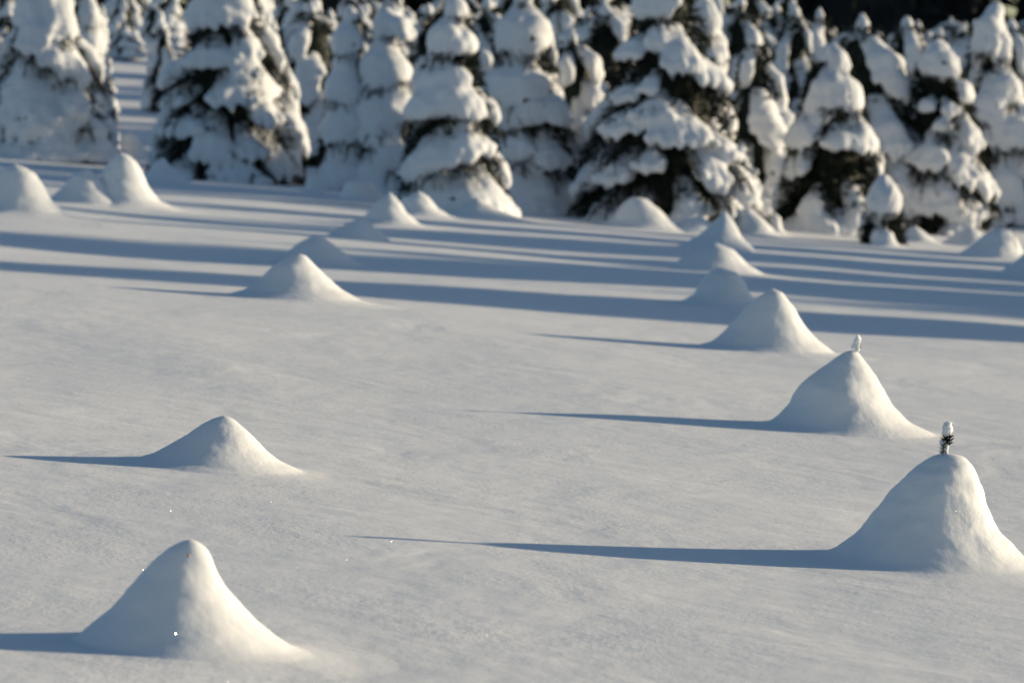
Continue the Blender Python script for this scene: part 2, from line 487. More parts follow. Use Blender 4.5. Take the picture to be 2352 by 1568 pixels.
# ---- implicit snow: smooth union of capsules -> surface nets
def surface_nets(caps, ids, vox, k=0.030, noise=0.006, seed=0, zmin=None, nscale=1.0, shrink=0.0):
    """caps: (p0, p1, r0, r1). returns verts, quads, normals, id per vert"""
    P0 = np.array([c[0] for c in caps]); P1 = np.array([c[1] for c in caps])
    R0 = np.array([c[2] for c in caps]); R1 = np.array([c[3] for c in caps])
    Rm = np.maximum(R0, R1)[:, None]
    lo = np.minimum(P0, P1) - Rm; hi = np.maximum(P0, P1) + Rm
    gl = lo.min(0) - 5 * vox; gh = hi.max(0) + 5 * vox
    if zmin is not None:
        gl[2] = max(gl[2], zmin)
    dims = np.ceil((gh - gl) / vox).astype(int) + 1
    S = np.zeros(dims, dtype=np.float32)
    best = np.full(dims, 1e3, dtype=np.float32)
    ID = np.zeros(dims, dtype=np.int16)
    pad = 4.5 * k + vox
    for c in range(len(caps)):
        a = np.maximum(np.floor((lo[c] - pad - gl) / vox).astype(int), 0)
        b = np.minimum(np.ceil((hi[c] + pad - gl) / vox).astype(int) + 1, dims)
        if np.any(b <= a):
            continue
        gx = gl[0] + np.arange(a[0], b[0]) * vox
        gy = gl[1] + np.arange(a[1], b[1]) * vox
        gz = gl[2] + np.arange(a[2], b[2]) * vox
        X = gx[:, None, None] - P0[c, 0]; Y = gy[None, :, None] - P0[c, 1]; Z = gz[None, None, :] - P0[c, 2]
        D = P1[c] - P0[c]; dd = float(D @ D) + 1e-9
        t = np.clip((X * D[0] + Y * D[1] + Z * D[2]) / dd, 0, 1)
        d = np.sqrt((X - t * D[0]) ** 2 + (Y - t * D[1]) ** 2 + (Z - t * D[2]) ** 2) - (R0[c] + t * (R1[c] - R0[c]))
        sl = (slice(a[0], b[0]), slice(a[1], b[1]), slice(a[2], b[2]))
        S[sl] += np.exp(-np.clip(d, -0.3, 1) / k).astype(np.float32)
        m = d < best[sl]
        best[sl] = np.where(m, d, best[sl]); ID[sl] = np.where(m, ids[c], ID[sl])
    Fv = -k * np.log(S + 1e-4) + shrink
    r = np.random.RandomState(seed)
    ax = [gl[i] + np.arange(dims[i]) * vox for i in range(3)]
    for _ in range(7):
        q = r.randn(3); q /= np.linalg.norm(q)
        lam = (0.07 + 0.16 * r.rand()) * nscale; q *= 2 * math.pi / lam
        Fv += (noise * 0.5 * np.sin(ax[0][:, None, None] * q[0] + ax[1][None, :, None] * q[1] + ax[2][None, None, :] * q[2] + r.rand() * 6.28)).astype(np.float32)
    # force outside on the border
    for axn in range(3):
        sl = [slice(None)] * 3
        sl[axn] = 0; Fv[tuple(sl)] = np.maximum(Fv[tuple(sl)], 0.01)
        sl[axn] = -1; Fv[tuple(sl)] = np.maximum(Fv[tuple(sl)], 0.01)
    ins = Fv < 0
    nc = dims - 1
    cnt = np.zeros(nc, dtype=np.int8)
    for dx in (0, 1):
        for dy in (0, 1):
            for dz in (0, 1):
                cnt += ins[dx:dx + nc[0], dy:dy + nc[1], dz:dz + nc[2]]
    act = (cnt > 0) & (cnt < 8)
    ci = np.argwhere(act)
    vid = np.full(nc, -1, dtype=np.int64)
    vid[act] = np.arange(len(ci))
    acc = np.zeros((len(ci), 3)); num = np.zeros(len(ci))
    corners = [(0, 0, 0), (1, 0, 0), (0, 1, 0), (1, 1, 0), (0, 0, 1), (1, 0, 1), (0, 1, 1), (1, 1, 1)]
    edges = [(0, 1), (2, 3), (4, 5), (6, 7), (0, 2), (1, 3), (4, 6), (5, 7), (0, 4), (1, 5), (2, 6), (3, 7)]
    cv = [Fv[ci[:, 0] + c[0], ci[:, 1] + c[1], ci[:, 2] + c[2]] for c in corners]
    for a, b in edges:
        fa, fb = cv[a], cv[b]
        m = (fa < 0) != (fb < 0)
        t = np.where(m, fa / np.where(m, fa - fb, 1), 0)
        pa = np.array(corners[a]); pb = np.array(corners[b])
        acc += np.where(m[:, None], pa + (pb - pa) * t[:, None], 0)
        num += m
    loc = acc / num[:, None]
    verts = gl + (ci + loc) * vox
    grad = np.stack([(cv[1] + cv[3] + cv[5] + cv[7]) - (cv[0] + cv[2] + cv[4] + cv[6]),
                     (cv[2] + cv[3] + cv[6] + cv[7]) - (cv[0] + cv[1] + cv[4] + cv[5]),
                     (cv[4] + cv[5] + cv[6] + cv[7]) - (cv[0] + cv[1] + cv[2] + cv[3])], -1)
    grad /= (np.linalg.norm(grad, axis=1)[:, None] + 1e-9)
    vids = ID[ci[:, 0], ci[:, 1], ci[:, 2]]
    quads = []
    for axn in range(3):
        o1, o2 = [(1, 2), (2, 0), (0, 1)][axn]
        sl0 = [slice(1, -1)] * 3; sl1 = [slice(1, -1)] * 3
        sl0[axn] = slice(0, -1); sl1[axn] = slice(1, None)
        A = ins[tuple(sl0)]; B = ins[tuple(sl1)]
        for flip, M in ((False, A & ~B), (True, ~A & B)):
            e = np.argwhere(M)
            if not len(e):
                continue
            base = e + 1
            base[:, axn] -= 1
            def cell(s1, s2):
                q = base.copy(); q[:, o1] -= s1; q[:, o2] -= s2
                return vid[q[:, 0], q[:, 1], q[:, 2]]
            q = np.stack([cell(1, 1), cell(0, 1), cell(0, 0), cell(1, 0)], -1)
            if flip:
                q = q[:, ::-1]
            quads.append(q)
    quads = np.concatenate(quads)
    quads = quads[(quads >= 0).all(1)]
    return verts, quads, grad, vids


def sub_mesh(verts, quads, normals, mask):
    q = quads[mask]
    used, inv = np.unique(q, return_inverse=True)
    return verts[used], inv.reshape(-1, 4), normals[used]


def islands(v, q, n):
    lab = np.arange(len(v))
    while True:
        m = lab[q].min(1)
        new = lab.copy()
        np.minimum.at(new, q.ravel(), np.repeat(m, 4))
        new = new[new]
        if (new == lab).all():
            break
        lab = new
    fl = lab[q[:, 0]]
    ids, cnt = np.unique(fl, return_counts=True)
    out = []
    for i, c in zip(ids, cnt):
        if c >= 6 or c == cnt.max():
            out.append(sub_mesh(v, q, n, fl == i))
    return out


# ---- needle sprays shared by the boughs: drooping branch with side twigs, in unit length along +X
def spray_mesh(seed, dense=1.0):
    rs = random.Random(seed)
    V = []; Fc = []; MI = []

    def put(v, f, mi):
        k = len(V)
        V.extend(v); Fc.extend([tuple(i + k for i in q) for q in f]); MI.extend([mi] * len(f))
    main = [Vector((0, 0, 0.12)), Vector((0.35, 0.02, 0.10)), Vector((0.7, -0.02, -0.02)), Vector((1.0, 0, -0.22))]
    v, f = tube(main, [0.022, 0.018, 0.012, 0.006], 4); put(v, f, 1)
    twigs = []
    for i in range(int(15 * dense)):
        u = 0.22 + 0.76 * (i + rs.random()) / int(15 * dense)
        k = min(int(u * 3), 2)
        p = main[k].lerp(main[k + 1], u * 3 - k)
        sgn = 1 if i % 2 else -1
        l = (0.48 - 0.33 * u) * (0.8 + 0.5 * rs.random())
        dr = rs.random() * 0.25
        q1 = p + Vector((l * 0.5, sgn * l * 0.6, -0.02 - dr * 0.3))
        q2 = q1 + Vector((l * 0.35, sgn * l * 0.35, -0.10 - dr))
        twigs.append([p, q1, q2])
    twigs.append(main[2:])
    for tw in twigs:
        v, f = tube(tw, [0.009, 0.007, 0.004][:len(tw)], 3); put(v, f, 1)
        nn = int(22 * dense)
        for j in range(nn):
            u = (j + rs.random()) / nn * (len(tw) - 1)
            k = min(int(u), len(tw) - 2)
            p = tw[k].lerp(tw[k + 1], u - k)
            t = (tw[k + 1] - tw[k]).normalized()
            a = t.orthogonal().normalized(); b = t.cross(a)
            an = rs.random() * 6.283
            d = ((a * math.cos(an) + b * math.sin(an)) + t * 0.7).normalized()
            s = d.cross(t).normalized() * 0.012
            l = 0.07 + 0.05 * rs.random()
            put([p - s, p + s, p + d * l], [(0, 1, 2)], 0)
    me = bpy.data.meshes.new('bough')
    me.from_pydata([tuple(v) for v in V], [], Fc)
    me.materials.append(NEEDLE); me.materials.append(TWIG)
    me.polygons.foreach_set('material_index', MI)
    me.update()
    return me


SPRAYS = [spray_mesh(s) for s in range(5)]


def inner_foliage(H, rfun, seed, count=900, fr=(0.35, 0.85), size=0.07):
    """needle tufts through the crown, dark core between them"""
    r = np.random.RandomState(seed)
    V = []; Fc = []
    z = H * (0.03 + 0.93 * r.rand(count) ** 1.25)
    an = r.rand(count) * 2 * math.pi
    rad = np.array([rfun(q) for q in z]) * (fr[0] + (fr[1] - fr[0]) * np.sqrt(r.rand(count)))
    C = np.stack([rad * np.cos(an), rad * np.sin(an), z], -1)
    per = 5
    Vs = []; 
    for j in range(per):
        d = r.randn(count, 3) * 0.6
        d[:, 0] += np.cos(an); d[:, 1] += np.sin(an); d[:, 2] -= 0.25
        d /= np.linalg.norm(d, axis=1)[:, None]
        s = np.cross(d, r.randn(count, 3)); s /= np.linalg.norm(s, axis=1)[:, None]
        l = size * (0.6 + 0.8 * r.rand(count))[:, None]
        Vs.append(np.stack([C - s * size * 0.16, C + s * size * 0.16, C + d * l * 1.3], 1))
    V = np.concatenate(Vs).reshape(-1, 3)
    T = np.arange(len(V)).reshape(-1, 3)
    # lumpy dark core
    nz, na = 14, 16
    cv = []; cf = []
    for i in range(nz + 1):
        zz = H * (0.02 + 0.93 * i / nz)
        for j in range(na):
            a = 2 * math.pi * j / na
            q = rfun(zz) * (0.50 + 0.10 * r.rand()) * (1 if i < nz else 0.2)
            cv.append((q * math.cos(a), q * math.sin(a), zz))
    k0 = len(V)
    for i in range(nz):
        for j in range(na):
            a, b = i * na + j, i * na + (j + 1) % na
            cf.append((a, b, b + na)); cf.append((a, b + na, a + na))
    V = np.concatenate([V, np.array(cv)])
    T = np.concatenate([T, np.array(cf) + k0])
    return V, T


def hood_caps(axis_r, H, phi, zt, zb, w, rs, thick=1.0, r_out=None):
    """a snow load: fan of fingers from a top point down and outward"""
    rt = axis_r(zt) * 0.55
    rb = r_out if r_out else axis_r(zb)
    hgt = zt - zb
    w = max(w, 0.04)
    n = max(3, int(round(w * 2 / 0.075)) + 1)
    dphi = min(1.15, max(w - 0.02, 0.03) / max(rb, 0.12))
    sp = 2 * w / n
    caps = []

    def P(r, ph, z):
        return np.array([r * math.sin(ph), -r * math.cos(ph), z])
    off = rs.random() * 6.28
    conv = rs.uniform(0.33, 0.50) if zb > 0.3 * H else rs.uniform(0.42, 0.55)
    if zt > 0.8 * H:
        conv = 0.30
    for j in range(n):
        u = -1 + 2 * j / (n - 1)
        ph = phi + u * dphi * 0.95 + rs.uniform(-0.04, 0.04)
        fold = 0.5 + 0.5 * math.sin(j * 2.3 + off)
        ze = zb + hgt * (0.20 * u * u + 0.20 * (fold - 0.5) + rs.uniform(-0.08, 0.08))
        zm = zt - hgt * (conv + 0.10 * u * u)
        r1 = min(0.085, max(0.05, hgt * 0.16), max(0.030, w * 0.55)) * thick
        rt1 = min(0.048, r1 * 0.85)
        r_in = rb * (1 - 0.05 * rs.random()) - 0.018 * (1 - fold)
        a = P(rt, phi + u * dphi * 0.3, zt - r1 * 0.9)
        b = P(rt + (r_in - rt) * 0.62, phi + (ph - phi) * 0.8, zm - r1 * 0.3)
        c = P(r_in - 0.045, ph, ze + (zm - ze) * 0.42)
        d = P(r_in - 0.03, ph + rs.uniform(-0.03, 0.03), ze + 0.01)
        caps.append((a, b, r1, r1 * 1.05))
        caps.append((b, c, r1 * 1.05, rt1))
        caps.append((c, d, rt1, 0.013 + 0.009 * fold))
    return caps


def auto_hoods(H, rfun, rs, az=None, tiers=None):
    hs = []
    z = H * 0.80
    base = rs.random() * 6.28
    while z > 0.10 * H:
        r = rfun(z)
        nb = 3 if r < 0.35 else (4 if r < 0.7 else 5)
        step = 0.11 * H + 0.04 * H * rs.random()
        for j in range(nb):
            ph = base + 2 * math.pi * (j + rs.uniform(-0.22, 0.22)) / nb
            phn = (ph + math.pi) % (2 * math.pi) - math.pi
            if az is not None and abs(phn) < az:
                continue
            hh = step * rs.uniform(1.35, 2.1)
            zt = z + rs.uniform(-0.05, 0.06) * H
            hs.append((phn, zt + 0.04 * H, max(zt - hh, 0.02), r * rs.uniform(0.42, 0.62), None))
        base += 0.7 + rs.random() * 0.5
        z -= step
    return hs


def make_tree(name, loc, H, R, hoods, seed, vox=0.026, top=None, label='', group=None, cat='spruce', foliage=900, split=True, power=0.78, noise=0.0035, lean=0.0):
    rs = random.Random(seed)

    def rfun(z):
        t = min(max(z / H, 0), 1)
        return R * max((1 - t), 0.0) ** power * (0.86 + 0.14 * min(1, t * 6)) + 0.02
    root = empty(name, loc)
    tag(root, label, cat, group)
    # trunk
    v, f = tube([(0, 0, -0.15), (0.01, 0, H * 0.4), (0, 0.01, H * 0.93)], [0.035 * H / 2.5 + 0.01, 0.026, 0.008], 8)
    mesh_obj('trunk', v, f, BARK, root)
    caps = []; ids = []
    hs = list(hoods)
    for i, (ph, zt, zb, w_, ro) in enumerate(hs):
        cs = hood_caps(rfun, H, ph, zt, zb, w_, rs, r_out=ro)
        caps += cs; ids += [i] * len(cs)
    ti = len(hs)
    # snow on the leader
    tw_ = top or (0.075, 0.16)
    caps.append((np.array([0, 0, H - tw_[0] * 0.9]), np.array([0.01, 0, H - tw_[1] * 1.6]), tw_[0] * 0.38, tw_[0] * 1.1)); ids.append(ti)
    caps.append((np.array([0.01, 0, H - tw_[1] * 1.6]), np.array([0, 0, H - tw_[1] * 3.2]), tw_[0] * 1.1, tw_[0] * 1.0)); ids.append(ti)
    verts, quads, nor, vid = surface_nets(caps, ids, vox, noise=noise, seed=seed, zmin=-0.05, k=0.026, shrink=0.026 if H > 1 else 0.012)
    if lean:
        verts = verts.copy(); verts[:, 0] += lean * verts[:, 2]
    fid = vid[quads[:, 0]]
    if split:
        for i, (ph, zt, zb, w_, ro) in enumerate(hs):
            r = ro or rfun(zb)
            b = bpy.data.objects.new('bough', SPRAYS[(seed + i) % len(SPRAYS)])
            COL.objects.link(b)
            b.parent = root
            b.rotation_euler = (0, math.radians(12), ph - math.pi / 2)
            z0 = zb + (zt - zb) * 0.40
            b.location = (lean * z0 + 0.05 * math.sin(ph), -0.05 * math.cos(ph), z0)
            s = r * 1.0
            b.scale = (s, min(1.6, max(0.7, w_ / max(r, 0.1) * 1.6)) * s, s * min(1.6, max(0.6, (zt - zb) / max(r, 0.1))))
            m = fid == i
            for sv, sq, sn in islands(*sub_mesh(verts, quads, nor, m)) if m.sum() > 3 else []:
                so_ = mesh_obj('snow_load', sv, sq, SNOW_TREE, b, normals=sn)
                so_.matrix_parent_inverse = (root_local(b)).inverted()
        m = fid == ti
        sv, sq, sn = sub_mesh(verts, quads, nor, m)
        mesh_obj('snow_cap', sv, sq, SNOW_TREE, root, normals=sn)
    else:
        mesh_obj('snow_cover', verts, quads, SNOW_TREE, root, normals=nor)
    V, T = inner_foliage(H * 0.93, rfun, seed, foliage)
    if lean:
        V[:, 0] += lean * V[:, 2]
    fo = mesh_obj('foliage', V, T, NEEDLE, root, smooth=False)
    fo['kind'] = 'stuff'
    return root


def root_local(o):
    from mathutils import Matrix, Euler
    return Matrix.LocRotScale(o.location, o.rotation_euler, o.scale)


def px_tree(axis_x, base_y, apex_y, hw, hoods_px, seed, label, **kw):
    P = ground_at(axis_x, base_y)
    R = hw * 1.08 * P[1] / FPX
    D = P[1] + 0.8 * R
    q = at_depth(axis_x, base_y, D)
    P = np.array([q[0], D, float(G(q[0], D))])
    s = FPX / D
    base_y = base_y - (P[2] - q[2]) * s
    H = (base_y - apex_y) / s
    power = kw.pop('power', 0.85)
    mantle = kw.pop('mantle', 0.22)
    skirt = kw.pop('skirt', 0.75)

    def rf(z):
        t = min(max(z / H, 0), 1)
        return R * (1 - t) ** power * (0.86 + 0.14 * min(1, t * 6)) + 0.02
    hs = []
    for (cx, yt, yb, w_) in hoods_px:
        zt = (base_y - yt) / s; zb = (base_y - yb) / s
        dx = (cx - axis_x) / s
        wm = w_ * 1.1 / s
        rb = rf(zb)
        reach = abs(dx) + wm * 0.55
        ro = max(rb, reach * 1.0)
        si = max(-0.97, min(0.97, dx / ro))
        hs.append((math.asin(si), min(zt, H * 0.99), zb if zb > 0.08 else -0.08, wm, ro))
    rs = random.Random(seed)
    # front hoods reach up under the tier above, so only narrow dark slits stay between them
    hs = [(ph, min(zt + 0.03 * (zt - zb), H * 0.99), zb, w_, ro) for ph, zt, zb, w_, ro in hs]
    hs += auto_hoods(H, rf, rs, az=1.75)
    # older snow lying deeper in the crown, and the skirt frozen to the ground
    for (ph, zt, zb, w_, ro) in auto_hoods(H * 0.97, rf, rs):
        if abs(ph) < 1.75 and rs.random() < mantle:
            hs.append((ph, zt, zb, w_ * 1.1, 0.86 * rf(zb)))
    for i in range(9):
        if rs.random() < skirt:
            hs.append((-math.pi + i * 0.7 + rs.uniform(-0.15, 0.15), H * rs.uniform(0.10, 0.17), -0.12, R * 0.42, R * rs.uniform(0.98, 1.10)))
    return make_tree('spruce_tree', P, H, R, hs, seed, label=label, group='snow-laden young spruces in the front row', power=power, **kw)


# ------------------------------------------------------------------ front-row spruces
px_tree(112, 372, -120, 172, [(150, -60, 60, 45), (165, -10, 110, 42), (133, 80, 165, 20), (175, 95, 180, 36), (85, 20, 150, 40), (35, 110, 340, 70),
        (95, 150, 350, 60), (165, 165, 365, 50), (210, 170, 290, 30), (222, 250, 372, 34), (60, -20, 80, 42), (245, 235, 330, 24), (-20, 200, 360, 50)], 101,
        'broad left-edge spruce, sunlit on its right above a smooth shaded skirt of snow')
px_tree(205, 352, -90, 70, [(190, -60, 20, 22), (212, 0, 80, 28), (225, 60, 140, 30), (238, 120, 200, 32), (250, 190, 270, 30), (262, 240, 330, 28), (200, 60, 160, 25), (215, 200, 320, 30)], 102,
        'narrow sunlit spruce tucked close behind the right side of the broad left one')
px_tree(520, 418, -190, 192, [(468, -50, 92, 68), (565, -50, 90, 42), (595, 50, 165, 34), (478, 88, 168, 76), (590, 120, 200, 42), (548, 165, 258, 62), (645, 195, 310, 36),
        (372, 120, 205, 30), (405, 200, 252, 22), (400, 250, 322, 84), (492, 262, 390, 52), (600, 285, 375, 36), (672, 285, 430, 44), (395, 350, 410, 62), (545, 340, 415, 50)], 103,
        'spruce with large black gaps between its snowy tiers, second from the left', foliage=1600, mantle=0.08, skirt=0.5)
px_tree(800, 440, 12, 78, [(815, 16, 62, 15), (790, 58, 150, 42), (828, 75, 130, 20), (760, 160, 235, 28), (785, 138, 262, 54), (762, 225, 345, 42), (812, 215, 350, 52),
        (757, 322, 436, 38), (810, 325, 438, 50)], 104,
        'slim spruce with a bright pointed spire, left of the round-headed one', power=0.75)
px_tree(885, 448, 22, 92, [(895, 28, 108, 42), (948, 32, 112, 30), (865, 98, 238, 74), (930, 110, 200, 42), (860, 195, 318, 76), (932, 190, 285, 42), (845, 265, 345, 45),
        (900, 290, 400, 36), (850, 330, 430, 45), (930, 330, 440, 30)], 105,
        'round-headed spruce with twiggy dark gaps, between the slim spire and the tiered one', power=0.7)
px_tree(1040, 494, -30, 150, [(1057, -8, 62, 34), (1008, 45, 148, 50), (1087, 66, 138, 34), (1045, 150, 205, 45), (945, 188, 285, 52), (1020, 178, 278, 62), (1095, 195, 288, 40),
        (1080, 275, 385, 30), (1127, 288, 362, 34), (990, 300, 400, 66), (935, 320, 425, 40), (995, 390, 485, 62), (1085, 385, 485, 46), (1140, 375, 492, 38)], 106,
        'tiered spruce with a shaded blue front and small domed top, middle of the row', foliage=1500)
px_tree(1205, 490, -60, 142, [(1198, -45, 32, 20), (1160, 22, 138, 48), (1245, 25, 142, 40), (1212, 50, 150, 34), (1125, 138, 242, 48), (1182, 142, 250, 42), (1235, 150, 230, 36),
        (1240, 208, 292, 50), (1308, 212, 300, 42), (1285, 298, 402, 46), (1190, 300, 365, 38), (1200, 365, 470, 50), (1260, 390, 488, 44), (1330, 380, 480, 28)], 107,
        'spruce with a big smooth helmet of snow on top, right of the tiered middle one', foliage=1500)
px_tree(1530, 524, -130, 245, [(1492, -60, 68, 66), (1420, 78, 152, 48), (1500, 48, 128, 24), (1562, 66, 188, 50), (1635, 128, 215, 32), (1678, 128, 222, 34), (1410, 182, 246, 38),
        (1478, 162, 226, 22), (1395, 236, 322, 56), (1488, 212, 295, 54), (1560, 240, 352, 86), (1692, 288, 375, 40), (1738, 342, 485, 46), (1645, 315, 452, 44), (1378, 345, 432, 52),
        (1478, 325, 402, 42), (1590, 410, 500, 40), (1345, 425, 510, 36), (1430, 430, 515, 50), (1700, 400, 505, 40)], 108,
        'widest spruce of the front row, dark lower gaps and a bright sunlit right flank', foliage=2400, mantle=0.12, skirt=0.4)
px_tree(1615, 505, -25, 95, [(1602, -20, 35, 16), (1622, 8, 116, 42), (1600, 60, 120, 30), (1650, 100, 200, 30), (1668, 92, 140, 13), (1640, 180, 280, 40)], 109,
        'slender spruce peeping over the right shoulder of the widest one', power=0.7)
px_tree(1905, 538, 100, 140, [(1930, 108, 180, 27), (1900, 162, 268, 62), (1965, 172, 268, 38), (1843, 210, 266, 15), (1872, 242, 300, 13), (2002, 238, 372, 36), (1928, 284, 352, 54),
        (1812, 242, 352, 48), (1800, 330, 415, 40), (1845, 425, 500, 26), (1900, 478, 538, 50), (1800, 478, 535, 40), (1980, 420, 520, 36)], 110,
        'spruce with a hooded top and a broad black belly, right of the widest one', foliage=2600, power=0.62, mantle=0.0, skirt=0.15)
px_tree(2155, 541, 92, 150, [(2130, 96, 125, 14), (2132, 104, 188, 46), (2172, 112, 196, 32), (2110, 222, 262, 22), (2172, 224, 272, 20), (2150, 272, 302, 18), (2120, 298, 402, 38),
        (2208, 300, 450, 32), (2240, 245, 365, 28), (2225, 178, 248, 26), (2130, 385, 505, 60), (2222, 425, 515, 58), (2058, 395, 505, 40), (2270, 330, 470, 30), (2075, 330, 380, 20)], 111,
        'spruce with a twiggy dark throat under its round snow head', foliage=2200, power=0.6, mantle=0.12, skirt=0.6)
px_tree(2285, 520, 8, 125, [(2240, 12, 155, 42), (2290, 58, 162, 30), (2312, 158, 252, 42), (2335, 250, 352, 42), (2300, 355, 482, 46), (2340, 440, 522, 34), (2250, 170, 300, 40), (2375, 300, 420, 40), (2385, 420, 515, 40)], 112,
        'tall pale spruce at the right edge with a sharp peaked hood', foliage=1500)
px_tree(1985, 530, 290, 56, [(1985, 295, 380, 36), (1960, 370, 470, 34), (2010, 370, 470, 34), (1985, 430, 515, 40)], 113,
        'low rounded spruce in blue shade between the black-bellied and the twiggy one', power=0.5)
# little spruce standing free
px_tree(2028, 564, 406, 50, [(2022, 410, 478, 26), (2050, 425, 502, 24), (2004, 435, 494, 24), (2030, 430, 502, 24), (2012, 500, 545, 16)], 114,
        'little knee-high spruce with a pointed snow hood, alone before the right-hand trees', foliage=500, power=0.6, top=(0.03, 0.05), vox=0.014, mantle=0.0, skirt=0.0)

# ------------------------------------------------------------------ trees in the rows behind: six builds, copied
protos = []
far = (0, -300, 0)
for i in range(7):
    rs = random.Random(500 + i)
    H = 2.7; R = [0.85, 0.72, 0.95, 0.62, 0.8, 1.0, 0.7][i]
    pw = [0.7, 0.85, 0.6, 0.9, 0.75, 0.65, 0.8][i]

    def rf(z, R=R, pw=pw, H=H):
        return R * max(1 - z / H, 0) ** pw + 0.02
    hs = auto_hoods(H, rf, rs)
    t = make_tree('spruce_tree', far, H, R, hs, 500 + i, vox=0.036, foliage=1100, split=False, power=pw, noise=0.005,
                  label='x', group='x')
    protos.append(t)
used = set()


def copy_tree(i, loc, rot, scale, label, group):
    src = protos[i]
    if i not in used:
        used.add(i)
        r = src
        kids = []
    else:
        r = src.copy(); COL.objects.link(r)
        for ch in list(src.children):
            c = ch.copy(); COL.objects.link(c); c.parent = r
    r.location = loc
    r.rotation_euler = (0, 0, rot)
    r.scale = scale
    tag(r, label, 'spruce', group)
    return r


BACK = 'snow-laden spruces in the rows behind'
ORD = ['second', 'third', 'fourth', 'fifth', 'sixth', 'seventh', 'eighth', 'ninth', 'tenth', 'eleventh', 'twelfth', 'thirteenth', 'fourteenth', 'fifteenth', 'sixteenth', 'seventeenth']
MAIN = [(112, 'broad left-edge spruce'), (520, 'black-gapped spruce'), (800, 'slim-spired spruce'), (885, 'round-headed spruce'), (1040, 'tiered middle spruce'),
        (1205, 'helmeted spruce'), (1530, 'widest spruce'), (1905, 'black-bellied spruce'), (2155, 'twiggy-throated spruce'), (2285, 'tall right-edge spruce')]
SLB = 'snow-laden spruce of the rear rows, beyond the edge of the picture'
BL = 'blurred snow-covered spruce in the crowded rows behind the front spruces'
placed = []
DM = lambda D: 38.5 + (D - 23.5) * 2.0


def back_tree(ax, ay, D, wfac=1.0, label=None, group=BACK):
    p = at_depth(ax, ay, D)
    gz = float(G(p[0], p[1]))
    H = p[2] - gz
    i = random.randrange(7)
    if label is None:
        best = min(MAIN, key=lambda m: abs(m[0] - ax))
        if ax > 2500 or ax < -150:
            label = SLB
        else:
            row = ORD[min(len(ORD) - 1, max(0, int((D - 40) / 3.25)))]
            label = 'snowy spruce, %s row back, behind the %s of the %s' % (row, 'left side' if ax < best[0] - 25 else ('right side' if ax > best[0] + 25 else 'middle'), best[1])
    s = H / 2.7
    wfac *= 1.28
    placed.append((p[0], p[1]))
    return copy_tree(i, (p[0], p[1], gz), random.random() * 6.28, (s * wfac, s * wfac, s), label, group)


back_tree(1315, 46, DM(23.5), 0.7, 'very narrow pointed spruce, sunlit on its right edge, right of the helmeted one')
back_tree(630, 28, DM(25.0), 0.8, 'pointed spruce half lit by sun, just right of the top of the black-gapped one')
back_tree(290, 50, 60.5, 1.5, 'small spruce with a dark hollow, seen down the lane between the two left trees')
back_tree(354, 5, 62.5, 1.0, 'pale tree on the left of the black-gapped spruce, at the end of the lane')
back_tree(1980, 8, DM(25.5), 0.95, 'tall leaning-hood spruce behind the black-bellied one, against the dark wood')
back_tree(2082, 12, DM(27.0), 0.9, 'blue-shaded spruce against the dark wood, left of the smallest distant peak')
back_tree(2160, 48, DM(31.0), 0.8, 'smallest pointed spruce against the dark wood, above the twiggy one')
back_tree(2322, 18, DM(27.5), 0.8, 'shaded spruce with a nodding top at the upper right corner')
back_tree(1822, -15, DM(27.5), 0.9, 'dark-waisted spruce left of the tall leaning-hood one')
back_tree(1882, 0, DM(30.0), 0.8, 'slim shaded spruce touching the dark-waisted one, against the dark wood')
back_tree(1735, 55, DM(24.5), 0.9, 'shaded spruce filling the gap right of the widest one')
back_tree(1700, -30, DM(29.0), 0.9, None)
back_tree(1760, 90, DM(28.0), 1.0, None)
back_tree(690, 30, DM(29.0), 0.9, None)
back_tree(735, 10, DM(32.0), 0.9, None)
back_tree(20, 5, DM(27.0), 0.9, 'snowy spruce at the upper left corner behind the broad one')
back_tree(985, -15, DM(26.0), 0.85, 'pale spruce showing between the round-headed and the tiered ones')
back_tree(1120, -30, DM(27.0), 0.9, None)
back_tree(1390, -20, DM(26.5), 0.9, 'thin snowy spruce left of the head of the widest one')
back_tree(1350, 5, DM(30.0), 0.9, None)
rr = random.Random(99)
D = 46.0
while D < 92:
    half = 0.18 * D
    X = -half + rr.random()
    while X < half + 13:
        x = X + rr.uniform(-0.5, 0.5); d = D + rr.uniform(-0.7, 0.7)
        px = 1176 + FPX * x / d
        ok = all((x - a) ** 2 + (d - b) ** 2 > 1.6 ** 2 for a, b in placed)
        if 262 < px < 345 and d < 68:   # the open lane
            ok = False
        if ok:
            ay = rr.uniform(10, 80) if px > 1900 else rr.uniform(-60, 50)
            p = at_depth(px, ay, d)
            H = p[2] - float(G(p[0], p[1]))
            if H > 3.0:
                ay += (H - rr.uniform(2.2, 3.0)) * FPX / d
            if 1.2 < H:
                back_tree(px, ay, d, rr.uniform(0.8, 1.1))
        X += rr.uniform(2.0, 3.0)
    D += 3.0

# ------------------------------------------------------------------ the same plantation goes on to the right; these cast the bars of shade over the field
SIDE = 'older spruces standing in the sun right of the view'
SL = 'tall older spruce standing right of the picture, casting shade on the field'
def side_layout(seed):
    q = random.Random(seed)
    out = []
    for row in range(11):
        c0 = 19.3 + row * 1.7
        for X in (17.5, 22.5, 28.0):
            skip, H, dx, dy = q.random(), q.random(), q.uniform(-1.8, 1.8), q.uniform(-0.7, 0.7)
            if skip < (0.55, 0.40, 0.32, 0.36, 0.42, 0.5, 0.55, 0.6, 0.8, 0.9, 0.7)[row]:
                continue
            x = X + dx
            h = (x - (1.5 if row == 0 else -3.0)) * 0.155 + 1.25 + 2.2 * H
            out.append((x, c0 + 0.231 * x + dy, h, q.randrange(7), q.random() * 6.28))
    return out


